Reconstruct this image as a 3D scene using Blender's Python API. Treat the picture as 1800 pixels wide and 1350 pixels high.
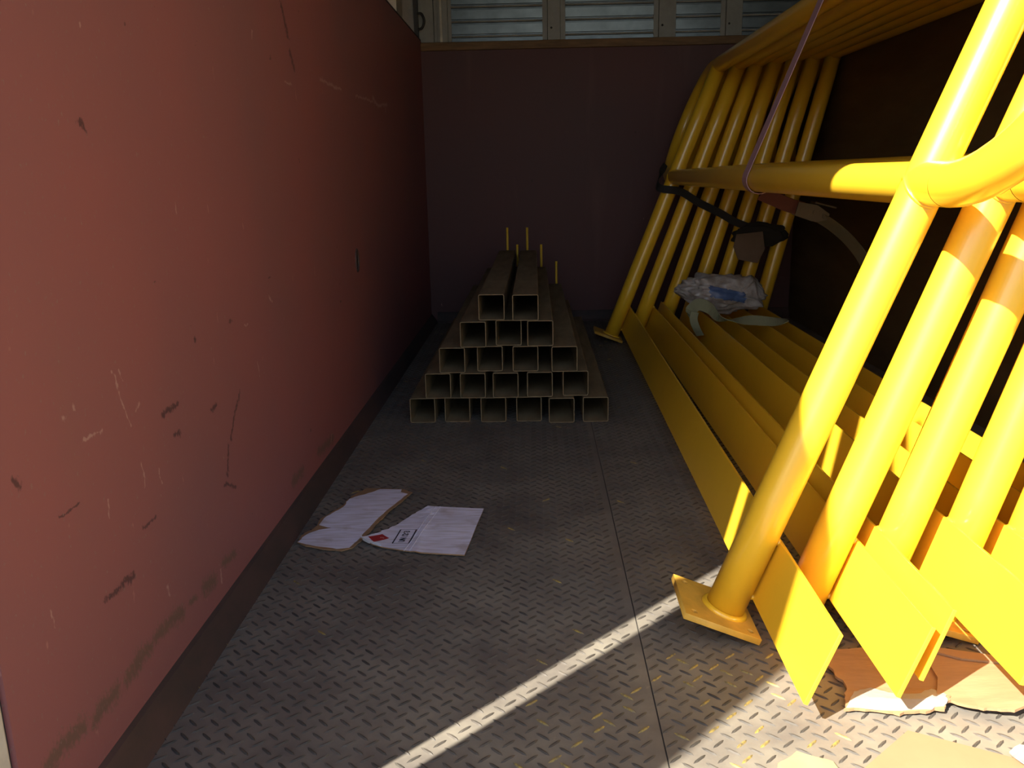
import bpy, bmesh, math, random
from mathutils import Vector, Matrix, noise
random.seed(7)
for o in list(bpy.data.objects): bpy.data.objects.remove(o)
S = bpy.context.scene
COL = S.collection

# ------------------------------------------------------------------ camera
cam_d = bpy.data.cameras.new('camera'); cam = bpy.data.objects.new('camera', cam_d); COL.objects.link(cam)
cam_d.sensor_width = 36.0; cam_d.lens = 1520.0/1800.0*36.0; cam_d.clip_start = 0.02; cam_d.clip_end = 300
right = Vector((0.99947, 0.02563, -0.01866)); up = Vector((0.01218, 0.23589, 0.97170)); back = Vector((0.02931, -0.97144, 0.23546))
fw = -back.normalized(); right = (right - fw*right.dot(fw)).normalized(); up = right.cross(fw).normalized()
m = Matrix.Identity(4)
for i in range(3): m[i][0] = right[i]; m[i][1] = up[i]; m[i][2] = -fw[i]; m[i][3] = (0, 0, 0.70)[i]
cam.matrix_world = m
S.camera = cam

# ------------------------------------------------------------------ sky, sun, exposure
SUN_EL = math.radians(40.5)
SUN_H = Vector((0.692, 0.722, 0)).normalized()            # horizontal travel of the sunlight
world = bpy.data.worlds.new('World'); S.world = world; world.use_nodes = True
wn = world.node_tree.nodes; wl = world.node_tree.links
bgn = wn['Background']
sky = wn.new('ShaderNodeTexSky'); sky.sky_type = 'NISHITA'; sky.sun_disc = False
sky.sun_elevation = SUN_EL; sky.sun_rotation = math.atan2(-SUN_H.x, -SUN_H.y); sky.dust_density = 1.5
wl.new(sky.outputs[0], bgn.inputs[0]); bgn.inputs[1].default_value = 0.076
sd = bpy.data.lights.new('sun', 'SUN'); sd.energy = 5.0; sd.angle = math.radians(0.53); sd.color = (1, 0.93, 0.80)
sun = bpy.data.objects.new('sun', sd); COL.objects.link(sun)
ldir = Vector((SUN_H.x*math.cos(SUN_EL), SUN_H.y*math.cos(SUN_EL), -math.sin(SUN_EL)))
sun.rotation_euler = ldir.to_track_quat('-Z', 'Y').to_euler(); sun.location = (-4, -4, 6)
S.view_settings.view_transform = 'Standard'; S.view_settings.look = 'None'
S.view_settings.gamma = 1.0; S.view_settings.use_curve_mapping = False
S.view_settings.exposure = 1.97

# ------------------------------------------------------------------ materials
def mat(name, color, rough=0.6, metal=0.0, var=0.0, scale=8.0, bump=0.0, bscale=80.0, spec=0.5, coat=0.0, stretch=(1, 1, 1), dark=None):
    M = bpy.data.materials.new(name); M.use_nodes = True
    N = M.node_tree.nodes; L = M.node_tree.links; P = N['Principled BSDF']
    P.inputs['Roughness'].default_value = rough; P.inputs['Metallic'].default_value = metal
    P.inputs['Specular IOR Level'].default_value = spec; P.inputs['Coat Weight'].default_value = coat
    P.inputs['Base Color'].default_value = (*color, 1)
    tc = N.new('ShaderNodeTexCoord'); mp = N.new('ShaderNodeMapping'); mp.inputs['Scale'].default_value = stretch
    L.new(tc.outputs['Object'], mp.inputs[0])
    if var > 0:
        nz = N.new('ShaderNodeTexNoise'); nz.inputs['Scale'].default_value = scale; nz.inputs['Detail'].default_value = 6
        nz.inputs['Roughness'].default_value = 0.65; L.new(mp.outputs[0], nz.inputs['Vector'])
        rp = N.new('ShaderNodeValToRGB'); d = dark or tuple(c*(1-var) for c in color)
        rp.color_ramp.elements[0].position = 0.32; rp.color_ramp.elements[0].color = (*d, 1)
        rp.color_ramp.elements[1].position = 0.68; rp.color_ramp.elements[1].color = (*[min(1, c*(1+var*0.4)) for c in color], 1)
        L.new(nz.outputs[0], rp.inputs[0]); L.new(rp.outputs[0], P.inputs['Base Color'])
    if bump > 0:
        nb = N.new('ShaderNodeTexNoise'); nb.inputs['Scale'].default_value = bscale; nb.inputs['Detail'].default_value = 4
        L.new(mp.outputs[0], nb.inputs['Vector'])
        bp = N.new('ShaderNodeBump'); bp.inputs['Strength'].default_value = bump; bp.inputs['Distance'].default_value = 0.002
        L.new(nb.outputs[0], bp.inputs['Height']); L.new(bp.outputs[0], P.inputs['Normal'])
    return M

YEL = (0.86, 0.51, 0.026)
M_yel = mat('yellow_gloss_paint', YEL, rough=0.34, var=0.06, scale=5, spec=0.6, bump=0.03, bscale=60, coat=0.5)
M_yel.node_tree.nodes['Principled BSDF'].inputs['Coat Roughness'].default_value = 0.16
M_yel2 = mat('yellow_dusty_paint', (0.74, 0.42, 0.06), rough=0.5, var=0.25, scale=18, bump=0.1)
M_pin = mat('yellow_pin_paint', (0.75, 0.48, 0.03), rough=0.5, var=0.15)
M_tube = mat('dusty_primer_steel', (0.25, 0.19, 0.105), rough=0.7, metal=0.0, var=0.25, scale=9, stretch=(3, 0.6, 3), dark=(0.16, 0.115, 0.06), spec=0.25)
M_cream = mat('cream_painted_steel', (0.62, 0.58, 0.48), rough=0.5, var=0.3, scale=6, dark=(0.36, 0.31, 0.24), bump=0.1)
M_grey = mat('grey_painted_frame', (0.30, 0.29, 0.26), rough=0.5, var=0.2, scale=12)
M_galv = mat('galvanised_sheet', (0.095, 0.112, 0.125), rough=0.30, metal=0.9, var=0.25, scale=16, bump=0.05)
M_bead = mat('pale_bead_paint', (0.42, 0.41, 0.37), rough=0.5, var=0.2, scale=20)
M_wood = mat('brown_wood', (0.22, 0.12, 0.05), rough=0.7, var=0.45, scale=7, stretch=(1, 6, 10), bump=0.3)
M_dark = mat('black_iron', (0.035, 0.032, 0.03), rough=0.55, var=0.3)
M_ceil = mat('ceiling_paint', (0.07, 0.068, 0.062), rough=0.7, var=0.15)
M_sub = mat('rust_black_steel', (0.045, 0.04, 0.036), rough=0.8, var=0.3)
M_kraft = mat('kraft_cardboard', (0.32, 0.19, 0.095), rough=0.85, var=0.18, scale=10, stretch=(1, 5, 1), bump=0.2)
M_kraft2 = mat('pale_kraft', (0.30, 0.178, 0.092), rough=0.85, var=0.12, scale=7)
M_paper = mat('pale_yellow_paper', (0.34, 0.29, 0.15), rough=0.85, var=0.12, scale=9)
M_whitec = mat('torn_white_paper', (0.33, 0.305, 0.265), rough=0.85, var=0.12, scale=25, bump=0.4, bscale=120)
M_ink = mat('black_ink', (0.02, 0.02, 0.03), rough=0.7)
M_redink = mat('red_print', (0.36, 0.022, 0.025), rough=0.7, var=0.15, scale=40)
M_pinkink = mat('pale_pink_print', (0.70, 0.42, 0.40), rough=0.7)
M_bag = mat('milky_plastic', (0.40, 0.38, 0.37), rough=0.3, var=0.3, scale=22, dark=(0.20, 0.17, 0.14))
M_blue = mat('blue_print', (0.07, 0.12, 0.26), rough=0.4, var=0.15)
M_web = mat('pale_green_webbing', (0.24, 0.25, 0.15), rough=0.85, var=0.15, bump=0.4, bscale=300)
M_pink = mat('mauve_webbing', (0.40, 0.23, 0.25), rough=0.8, var=0.15, bump=0.4, bscale=300)
M_olive = mat('olive_webbing', (0.13, 0.11, 0.06), rough=0.85, var=0.2)
M_red = mat('red_webbing', (0.16, 0.05, 0.03), rough=0.8, var=0.2)
M_blkweb = mat('black_webbing', (0.018, 0.016, 0.014), rough=0.8)
M_cloth = mat('brown_card', (0.17, 0.11, 0.07), rough=0.9, var=0.25)
M_blkcloth = mat('black_cloth', (0.03, 0.024, 0.018), rough=0.95, var=0.3)
M_zinc = mat('zinc_plated', (0.12, 0.10, 0.07), rough=0.45, metal=0.9, var=0.2)
M_ground = mat('dusty_ground', (0.13, 0.115, 0.095), rough=0.95, var=0.25, scale=0.8)

def seg_group():
    g = bpy.data.node_groups.new('segment_mask', 'ShaderNodeTree')
    I = g.interface
    for n_, t in (('P', 'NodeSocketVector'), ('A', 'NodeSocketVector'), ('B', 'NodeSocketVector'), ('W', 'NodeSocketFloat')):
        I.new_socket(n_, in_out='INPUT', socket_type=t)
    I.new_socket('Mask', in_out='OUTPUT', socket_type='NodeSocketFloat')
    N = g.nodes; L = g.links; gi = N.new('NodeGroupInput'); go = N.new('NodeGroupOutput')
    def vm(op, a, b=None):
        n_ = N.new('ShaderNodeVectorMath'); n_.operation = op; L.new(a, n_.inputs[0])
        if b is not None: L.new(b, n_.inputs[1])
        return n_
    def fm(op, a, b=None, clamp=False):
        n_ = N.new('ShaderNodeMath'); n_.operation = op; n_.use_clamp = clamp; L.new(a, n_.inputs[0])
        if b is not None: L.new(b, n_.inputs[1])
        return n_.outputs[0]
    pa = vm('SUBTRACT', gi.outputs['P'], gi.outputs['A']).outputs[0]
    ba = vm('SUBTRACT', gi.outputs['B'], gi.outputs['A']).outputs[0]
    h = fm('DIVIDE', vm('DOT_PRODUCT', pa, ba).outputs['Value'], vm('DOT_PRODUCT', ba, ba).outputs['Value'], True)
    sc = N.new('ShaderNodeVectorMath'); sc.operation = 'SCALE'; L.new(ba, sc.inputs[0]); L.new(h, sc.inputs['Scale'])
    dist = vm('LENGTH', vm('SUBTRACT', pa, sc.outputs[0]).outputs[0]).outputs['Value']
    q = fm('DIVIDE', dist, gi.outputs['W'])
    one = N.new('ShaderNodeMath'); one.operation = 'SUBTRACT'; one.use_clamp = True; one.inputs[0].default_value = 1.0; L.new(q, one.inputs[1])
    L.new(one.outputs[0], go.inputs[0])
    return g
SEG = seg_group()

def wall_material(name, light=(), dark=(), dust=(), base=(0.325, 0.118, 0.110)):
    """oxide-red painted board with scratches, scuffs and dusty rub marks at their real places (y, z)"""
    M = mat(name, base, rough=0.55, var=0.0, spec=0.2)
    N = M.node_tree.nodes; L = M.node_tree.links; P = N['Principled BSDF']
    tc = N.new('ShaderNodeTexCoord')
    def noise_n(scale, stretch, detail=6):
        mp = N.new('ShaderNodeMapping'); mp.inputs['Scale'].default_value = stretch; L.new(tc.outputs['Object'], mp.inputs[0])
        n_ = N.new('ShaderNodeTexNoise'); n_.inputs['Scale'].default_value = scale; n_.inputs['Detail'].default_value = detail; L.new(mp.outputs[0], n_.inputs['Vector']); return n_
    def math_n(op, a, b):
        n_ = N.new('ShaderNodeMath'); n_.operation = op
        for i, v in enumerate((a, b)):
            if isinstance(v, (int, float)): n_.inputs[i].default_value = v
            else: L.new(v, n_.inputs[i])
        return n_.outputs[0]
    def mix(fac, a, b):
        n_ = N.new('ShaderNodeMix'); n_.data_type = 'RGBA'
        L.new(fac, n_.inputs[0])
        for i, v in ((6, a), (7, b)):
            if isinstance(v, tuple): n_.inputs[i].default_value = (*v, 1)
            else: L.new(v, n_.inputs[i])
        return n_.outputs[2]
    def ramp(src, p0, p1):
        r = N.new('ShaderNodeMapRange'); r.inputs[1].default_value = p0; r.inputs[2].default_value = p1; L.new(src, r.inputs[0]); return r.outputs[0]
    big = ramp(noise_n(2.2, (1, 1, 1)).outputs[0], 0.35, 0.7)
    col = mix(big, base, tuple(c*f for c, f in zip(base, (0.86, 1.02, 1.05))))
    streak = ramp(noise_n(9, (1, 1, 0.12)).outputs[0], 0.60, 0.80)          # faint vertical drips
    col = mix(math_n('MULTIPLY', streak, 0.28), col, (0.26, 0.14, 0.11))
    fleck = ramp(noise_n(55, (1, 1, 0.35), 3).outputs[0], 0.735, 0.76)
    col = mix(math_n('MULTIPLY', fleck, 0.5), col, (0.50, 0.24, 0.19))
    fd = ramp(noise_n(38, (1, 0.6, 1), 3).outputs[0], 0.745, 0.77)
    col = mix(math_n('MULTIPLY', fd, 0.6), col, (0.06, 0.035, 0.03))
    warp = noise_n(30, (1, 1, 1), 5)
    wv = N.new('ShaderNodeVectorMath'); wv.operation = 'SUBTRACT'; L.new(warp.outputs[1], wv.inputs[0]); wv.inputs[1].default_value = (0.5, 0.5, 0.5)
    ws = N.new('ShaderNodeVectorMath'); ws.operation = 'SCALE'; L.new(wv.outputs[0], ws.inputs[0]); ws.inputs['Scale'].default_value = 0.022
    wp = N.new('ShaderNodeVectorMath'); wp.operation = 'ADD'; L.new(tc.outputs['Object'], wp.inputs[0]); L.new(ws.outputs[0], wp.inputs[1])
    yz = N.new('ShaderNodeVectorMath'); yz.operation = 'MULTIPLY'; L.new(wp.outputs[0], yz.inputs[0]); yz.inputs[1].default_value = (0, 1, 1)
    brk = noise_n(210, (1, 1, 0.6), 4).outputs[0]
    def layer(segs, width, color, strength, b0, b1, c):
        if not segs: return c
        acc = None
        for (y0, z0, y1, z1, *w) in segs:
            g = N.new('ShaderNodeGroup'); g.node_tree = SEG; L.new(yz.outputs[0], g.inputs['P'])
            g.inputs['A'].default_value = (0, y0, z0); g.inputs['B'].default_value = (0, y1, z1); g.inputs['W'].default_value = (w[0] if w else width)
            acc = g.outputs[0] if acc is None else math_n('MAXIMUM', acc, g.outputs[0])
        f = math_n('MULTIPLY', ramp(math_n('ADD', acc, math_n('MULTIPLY', math_n('SUBTRACT', brk, 0.5), b1)), b0, b0+0.5), strength)
        return mix(f, c, color)
    col = layer(dust, 0.022, (0.15, 0.10, 0.07), 0.75, 0.30, 1.8, col)
    col = layer(dark, 0.006, (0.045, 0.03, 0.032), 0.70, 0.30, 2.4, col)
    col = layer(light, 0.004, (0.50, 0.30, 0.25), 0.70, 0.34, 2.6, col)
    L.new(col, P.inputs['Base Color'])
    bp = N.new('ShaderNodeBump'); bp.inputs['Strength'].default_value = 0.08; bp.inputs['Distance'].default_value = 0.003
    L.new(noise_n(14, (1, 1, 1)).outputs[0], bp.inputs['Height']); L.new(bp.outputs[0], P.inputs['Normal'])
    return M

LIGHT = [(1.872, 0.894, 1.924, 0.895), (2.185, 0.931, 2.424, 0.929, .007), (2.613, 0.93, 2.886, 0.936, .007), (2.889, 0.946, 2.976, 0.929, .013), (2.976, 0.929, 3.163, 0.946, .010), (3.125, 0.939, 3.131, 0.921, .008), (1.007, 0.48, 1.036, 0.403, .003), (1.024, 0.477, 1.032, 0.46, .003), (1.651, 0.479, 1.664, 0.47, .006), (1.495, 0.452, 1.512, 0.446), (1.251, 0.668, 1.251, 0.659, .006), (1.548, 0.374, 1.549, 0.345, .003), (1.082, 0.157, 1.084, 0.141, .005), (1.274, 0.085, 1.274, 0.065, .004), (1.039, 0.877, 1.039, 0.873, .004), (0.82, 0.243, 0.816, 0.261, .003), (0.924, 0.416, 0.971, 0.414, .004), (1.059, 0.416, 1.069, 0.421, .004), (0.96, 0.33, 0.961, 0.311, .003), (1.056, 0.343, 1.057, 0.316, .003), (1.099, 0.321, 1.106, 0.298, .003), (2.057, 0.076, 2.047, 0.064, .006), (1.681, 0.964, 1.676, 0.949, .004), (.889, .451, .889, .450, .007), (.916, .454, .916, .455, .008)]
DARK = [(1.89, 1.045, 1.908, 1.02, .014), (1.908, 1.02, 1.922, 0.995, .014), (1.929, 0.96, 1.957, 0.931, .014), (1.439, 0.347, 1.425, 0.33), (1.422, 0.331, 1.401, 0.307), (1.401, 0.307, 1.373, 0.275), (1.36, 0.269, 1.345, 0.225, .006), (1.327, 0.211, 1.378, 0.192), (0.923, 0.217, 0.954, 0.216, .007), (0.954, 0.217, 0.997, 0.215, .008), (1.13, 0.388, 1.183, 0.391), (1.158, 0.348, 1.181, 0.346, .007), (1.009, 0.764, 1.017, 0.76, .008), (1.04, 0.263, 1.077, 0.258, .004), (1.275, 0.468, 1.272, 0.464, .006), (0.857, 0.349, 0.895, 0.35, .003), (0.793, 0.416, 0.798, 0.408, .008), (1.306, 0.348, 1.326, 0.347, .007)]
DUST = [(0.77, 0.107, 0.799, 0.113), (0.811, 0.111, 0.84, 0.105), (0.87, 0.098, 0.885, 0.103), (0.891, 0.099, 0.92, 0.099), (0.95, 0.1, 0.982, 0.1), (0.975, 0.104, 1.017, 0.104), (1.035, 0.106, 1.082, 0.105), (1.082, 0.105, 1.119, 0.094), (1.151, 0.095, 1.172, 0.093, .012), (1.206, 0.09, 1.248, 0.085), (1.287, 0.094, 1.339, 0.085, .015), (1.703, 0.081, 1.78, 0.079), (1.922, 0.075, 2.066, 0.065)]
M_wall_l = wall_material('red_board_scratched', LIGHT, DARK, DUST)
M_wall_b = wall_material('red_board_shaded', base=(0.125, 0.055, 0.052))  # side wall's red, darkened: the far end's shade put into the colour
M_skirt = mat('skirting_worn_red', (0.085, 0.045, 0.038), rough=0.65, var=0.5, scale=5, dark=(0.028, 0.027, 0.026), bump=0.25, bscale=40, stretch=(1, 0.5, 1))

def floor_material(name, dirt_y=False):
    M = mat(name, (0.205, 0.186, 0.148), rough=0.55, metal=0.0, var=0.35, scale=5, bump=0.25, bscale=70, dark=(0.115, 0.10, 0.088))
    N = M.node_tree.nodes; L = M.node_tree.links; P = N['Principled BSDF']
    src = P.inputs['Base Color'].links[0].from_socket
    tc = N.new('ShaderNodeTexCoord')
    n2 = N.new('ShaderNodeTexNoise'); n2.inputs['Scale'].default_value = 45; n2.inputs['Detail'].default_value = 4; L.new(tc.outputs['Object'], n2.inputs['Vector'])
    r2 = N.new('ShaderNodeMapRange'); r2.inputs[1].default_value = 0.69; r2.inputs[2].default_value = 0.76; r2.inputs[4].default_value = 0.35; L.new(n2.outputs[0], r2.inputs[0])
    mx = N.new('ShaderNodeMix'); mx.data_type = 'RGBA'; L.new(r2.outputs[0], mx.inputs[0]); L.new(src, mx.inputs[6]); mx.inputs[7].default_value = (0.34, 0.27, 0.18, 1)
    L.new(mx.outputs[2], P.inputs['Base Color'])
    return M
M_floor = floor_material('tread_plate_dusty')
M_lug = mat('tread_lug_grime_shade', (0.085, 0.074, 0.062), rough=0.6, var=0.35, scale=14, dark=(0.045, 0.04, 0.034), spec=0.25)  # grime, plus the lugs' shaded near sides, put into one dark colour
M_lugy = mat('tread_lug_yellow_rub', (0.34, 0.245, 0.05), rough=0.6, var=0.25, scale=190, dark=(0.085, 0.074, 0.06))

# ------------------------------------------------------------------ mesh helpers
def link(name, mesh, parent=None, mats=()):
    o = bpy.data.objects.new(name, mesh); COL.objects.link(o)
    for m_ in mats:
        if len(mesh.materials) < len(mats): mesh.materials.append(m_)
    if parent is not None: o.parent = parent
    return o
def tag(o, label, cat=None, group=None, kind=None):
    o['label'] = label
    if cat: o['category'] = cat
    if group: o['group'] = group
    if kind: o['kind'] = kind
    return o
def empty(name, loc=(0, 0, 0), rot=(0, 0, 0)):
    o = bpy.data.objects.new(name, None); COL.objects.link(o); o.empty_display_size = 0.05
    o.location = loc; o.rotation_euler = rot; return o
def mesh_from(name, v, f, smooth=False):
    me = bpy.data.meshes.new(name); me.from_pydata([tuple(p) for p in v], [], f); me.update()
    if smooth:
        for p in me.polygons: p.use_smooth = True
    return me
def bm_mesh(name, bm, smooth=False):
    me = bpy.data.meshes.new(name); bmesh.ops.recalc_face_normals(bm, faces=bm.faces); bm.to_mesh(me); bm.free()
    if smooth:
        for p in me.polygons: p.use_smooth = True
    return me
def bm_box(bm, x0, x1, y0, y1, z0, z1, bev=0.0):
    r = bmesh.ops.create_cube(bm, size=1.0)
    vs = r['verts']
    for v in vs: v.co = Vector(((x0+x1)/2+v.co.x*(x1-x0), (y0+y1)/2+v.co.y*(y1-y0), (z0+z1)/2+v.co.z*(z1-z0)))
    if bev > 0:
        es = list({e for v in vs for e in v.link_edges})
        bmesh.ops.bevel(bm, geom=es, offset=bev, segments=2, affect='EDGES', profile=0.5)
def box(name, x0, x1, y0, y1, z0, z1, m_, parent=None, bev=0.0):
    bm = bmesh.new(); bm_box(bm, x0, x1, y0, y1, z0, z1, bev)
    return link(name, bm_mesh(name, bm), parent, (m_,))
def tube_mesh(name, pts, r, n=28, caps=True):
    pts = [Vector(p) for p in pts]; v = []; f = []
    t0 = (pts[1]-pts[0]).normalized(); ref = Vector((1, 0, 0)) if abs(t0.x) < 0.9 else Vector((0, 1, 0))
    u = (ref - t0*ref.dot(t0)).normalized()
    for i, p in enumerate(pts):
        a = pts[max(0, i-1)]; b = pts[min(len(pts)-1, i+1)]; t = (b-a).normalized()
        u = (u - t*u.dot(t)).normalized(); w = t.cross(u)
        for k in range(n):
            an = 2*math.pi*k/n; v.append(p + u*math.cos(an)*r + w*math.sin(an)*r)
    for i in range(len(pts)-1):
        for k in range(n): f.append((i*n+k, i*n+(k+1) % n, (i+1)*n+(k+1) % n, (i+1)*n+k))
    if caps:
        f.append(tuple(range(n))[::-1]); f.append(tuple((len(pts)-1)*n+k for k in range(n)))
    me = mesh_from(name, v, f, True)
    for p in me.polygons:
        if len(p.vertices) > 4: p.use_smooth = False
    return me
def ribbon_mesh(name, pts, sides, width, thick=0.0025):
    """flat webbing along pts; sides = width direction at each point"""
    v = []; f = []
    pts = [Vector(p) for p in pts]
    for i, p in enumerate(pts):
        t = (pts[min(len(pts)-1, i+1)]-pts[max(0, i-1)]).normalized(); s = Vector(sides[i]); s = (s-t*s.dot(t)).normalized(); nn = t.cross(s)
        for a, b in ((-1, -1), (1, -1), (1, 1), (-1, 1)): v.append(p+s*a*width/2+nn*b*thick/2)
    for i in range(len(pts)-1):
        for k in range(4): f.append((4*i+k, 4*i+(k+1) % 4, 4*i+4+(k+1) % 4, 4*i+4+k))
    f.append((3, 2, 1, 0)); n_ = 4*(len(pts)-1); f.append((n_, n_+1, n_+2, n_+3))
    return mesh_from(name, v, f)
def smooth_path(ctrl, per=8):
    P = [Vector(c) for c in ctrl]; P = [P[0]*2-P[1]]+P+[P[-1]*2-P[-2]]; out = []
    for i in range(1, len(P)-2):
        for k in range(per):
            t = k/per; a, b, c, d = P[i-1:i+3]
            out.append(0.5*((2*b)+(c-a)*t+(2*a-5*b+4*c-d)*t*t+(3*b-a-3*c+d)*t**3))
    out.append(P[-2]); return out
def profile_mesh(name, prof, axis, a0, a1, closed=True, smooth=False):
    """extrude a 2D profile: axis 'x' -> prof=(y,z); 'z' -> (x,y); 'y' -> (x,z)"""
    def pt(p, a): return (a, p[0], p[1]) if axis == 'x' else ((p[0], p[1], a) if axis == 'z' else (p[0], a, p[1]))
    n = len(prof); v = [pt(p, a0) for p in prof]+[pt(p, a1) for p in prof]
    f = [(i, (i+1) % n, n+(i+1) % n, n+i) for i in range(n if closed else n-1)]
    if closed: f += [tuple(range(n))[::-1], tuple(range(n, 2*n))]
    me = mesh_from(name, v, f); bm = bmesh.new(); bm.from_mesh(me)
    bmesh.ops.recalc_face_normals(bm, faces=bm.faces); bm.to_mesh(me); bm.free()
    return me
def curve_plate(name, outline, holes, thick):
    cu = bpy.data.curves.new(name, 'CURVE'); cu.dimensions = '2D'; cu.fill_mode = 'BOTH'; cu.extrude = thick/2; cu.bevel_depth = 0.0006
    for loop in [outline]+holes:
        sp = cu.splines.new('POLY'); sp.points.add(len(loop)-1)
        for q, p in zip(sp.points, loop): q.co = (p[0], p[1], 0, 1)
        sp.use_cyclic_u = True
    o = bpy.data.objects.new('tmp', cu); COL.objects.link(o)
    me = bpy.data.meshes.new_from_object(o.evaluated_get(bpy.context.evaluated_depsgraph_get())); me.name = name
    bpy.data.objects.remove(o); bpy.data.curves.remove(cu)
    return me
def text_mesh(name, s, size, bold=0.0):
    cu = bpy.data.curves.new(name, 'FONT'); cu.body = s; cu.size = size; cu.extrude = 0.0001; cu.offset = bold; cu.align_x = 'CENTER'; cu.align_y = 'CENTER'
    o = bpy.data.objects.new('tmp', cu); COL.objects.link(o); bpy.context.view_layer.update()
    me = bpy.data.meshes.new_from_object(o.evaluated_get(bpy.context.evaluated_depsgraph_get())); me.name = name
    bpy.data.objects.remove(o); bpy.data.curves.remove(cu)
    return me

# ------------------------------------------------------------------ setting
XL, XR, YB, ZT, ZR = -0.515, 1.222, 4.20, 1.292, 1.90
YF = 0.568
SEAM = 0.154
gd = box('ground', -40, 40, -40, 40, -1.06, -1.0, M_ground); tag(gd, 'dusty ground outside behind the truck', 'ground', kind='structure')
fl = box('floor', XL-0.05, XR+0.03, YF-0.02, YB+0.03, -0.06, -0.0012, M_sub); tag(fl, 'dark steel truck bed under the tread plates', 'floor', kind='structure')
for x0, x1 in ((XL, SEAM-0.001), (SEAM+0.001, XR)):
    p = box('tread_plate', x0, x1, YF, YB, -0.0012, 0.0, M_floor, fl)
    p['label'] = 'dusty grey-brown steel tread plate'
    # raised lugs: two crossing diagonals on a 29 mm grid
    v = []; f = []; mi = []
    P_ = 0.029; a_ = random.uniform(0, P_)
    def lug(cx, cy, ang, L_, W_, H_, yel):
        c, s = math.cos(ang), math.sin(ang); b = len(v)
        base = [(-.5, 0), (-.28, -.5), (.28, -.5), (.5, 0), (.28, .5), (-.28, .5)]
        for q in base: v.append((cx+c*q[0]*L_-s*q[1]*W_, cy+s*q[0]*L_+c*q[1]*W_, 0.0))
        for q in ((-.34, 0), (-.15, -.22), (.15, -.22), (.34, 0), (.15, .22), (-.15, .22)): v.append((cx+c*q[0]*L_-s*q[1]*W_, cy+s*q[0]*L_+c*q[1]*W_, H_))
        for k in range(6): f.append((b+k, b+(k+1) % 6, b+6+(k+1) % 6, b+6+k)); mi.append(1 if yel else 0)
        f.append(tuple(b+6+k for k in range(6))); mi.append(1 if yel else 0)
    nx = int((x1-x0)/P_); ny = int((YB-YF)/P_)
    for i in range(nx+1):
        for j in range(ny+1):
            for h_ in (0, 1):
                cx = x0+0.009+(i+0.5*h_)*P_; cy = YF+0.010+(j+0.5*h_)*P_
                if cx > x1-0.008 or cy > YB-0.01: continue
                if 0.36 < cx and cy > 2.2 and cx > 1.0: continue
                near = max(0, 1-((cx-0.22)**2+((cy-0.98))**2)/0.16)
                yel = random.random() < 0.005+0.17*near**2
                lug(cx, cy, math.radians(43 if h_ == 0 else -43)+random.uniform(-.04, .04), 0.0235+random.uniform(-.001, .001), 0.0042, 0.0017, yel)
    me = mesh_from('tread_lugs', v, f); me.materials.append(M_lug); me.materials.append(M_lugy)
    me.polygons.foreach_set('material_index', mi)
    o = link('tread_lugs', me, p); o['kind'] = 'stuff'; o['label'] = 'raised diagonal lugs of the tread plate'

# left wall, uncut: a black plug stands in for the worn slot's shade
bm = bmesh.new(); bm_box(bm, XL-0.028, XL, YF+0.157, YB+0.028, 0.0, ZT+0.008)
wl_o = link('wall_left', bm_mesh('wall_left', bm), None, (M_wall_l,)); tag(wl_o, 'oxide-red scratched side wall of the truck bed', 'wall', kind='structure')
plug = profile_mesh('slot', [(2.49+0.016*math.cos(t)*(1+.15*math.sin(3*t)), 0.468+0.028*math.sin(t)) for t in [2*math.pi*k/20 for k in range(20)]], 'x', XL-0.006, XL+0.0006)
link('slot_plug', plug, wl_o, (M_dark,))['label'] = 'black oval plug painting the dark inside of the worn slot'
rim = tube_mesh('slot_rim', [(XL+0.001, 2.49+0.019*math.cos(t), 0.468+0.032*math.sin(t)) for t in [2*math.pi*k/24 for k in range(25)]], 0.0028, 6, False)
link('slot_rim', rim, wl_o, (M_skirt,))
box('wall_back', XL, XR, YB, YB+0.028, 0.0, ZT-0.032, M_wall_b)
tag(bpy.data.objects['wall_back'], 'red, shade-darkened front wall at the far end of the truck bed', 'wall', kind='structure')
box('wall_right', XR, XR+0.028, YF+0.1, YB+0.028, 0.0, ZT+0.008, mat('hazed_brown_board', (0.15, 0.10, 0.045), rough=0.7, var=0.3, scale=4, stretch=(1, 0.4, 2), spec=0.25))  # guessed brown; the yellow lens haze is put into this colour
tag(bpy.data.objects['wall_right'], 'haze-tinted brown side wall behind the leaning handrails', 'wall', kind='structure')
sk = link('baseboard_left', profile_mesh('baseboard_left', [(XL, 0.0), (XL+0.030, 0.0), (XL+0.024, 0.008), (XL+0.006, 0.036), (XL, 0.040)], 'y', YF+0.03, YB), None, (M_skirt,))
tag(sk, 'worn dark red bevelled skirting along the left wall', 'skirting', kind='structure')
sk = link('baseboard_back', profile_mesh('baseboard_back', [(YB, 0.0), (YB-0.03, 0.0), (YB-0.022, 0.01), (YB-0.004, 0.045), (YB, 0.05)], 'x', XL+0.03, XR), None, (M_skirt,))
tag(sk, 'dark skirting along the far wall', 'skirting', kind='structure')
box('trim_1', XL, XR, YB-0.012, YB+0.05, ZT-0.036, ZT, M_wood, bev=0.003)
tag(bpy.data.objects['trim_1'], 'brown wooden rail capping the far red wall', 'rail', kind='structure')
# cream corner post at the rear end of the left wall
cp = box('trim_2', XL-0.062, XL-0.003, YF+0.002, YF+0.154, -0.10, ZR, M_cream, bev=0.004); tag(cp, 'cream painted steel corner post at the rear of the red wall', 'post', kind='structure')
box('seam_strip', XL-0.02, XL-0.006, YF+0.153, YF+0.158, -0.05, ZR, M_dark, cp)

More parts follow.
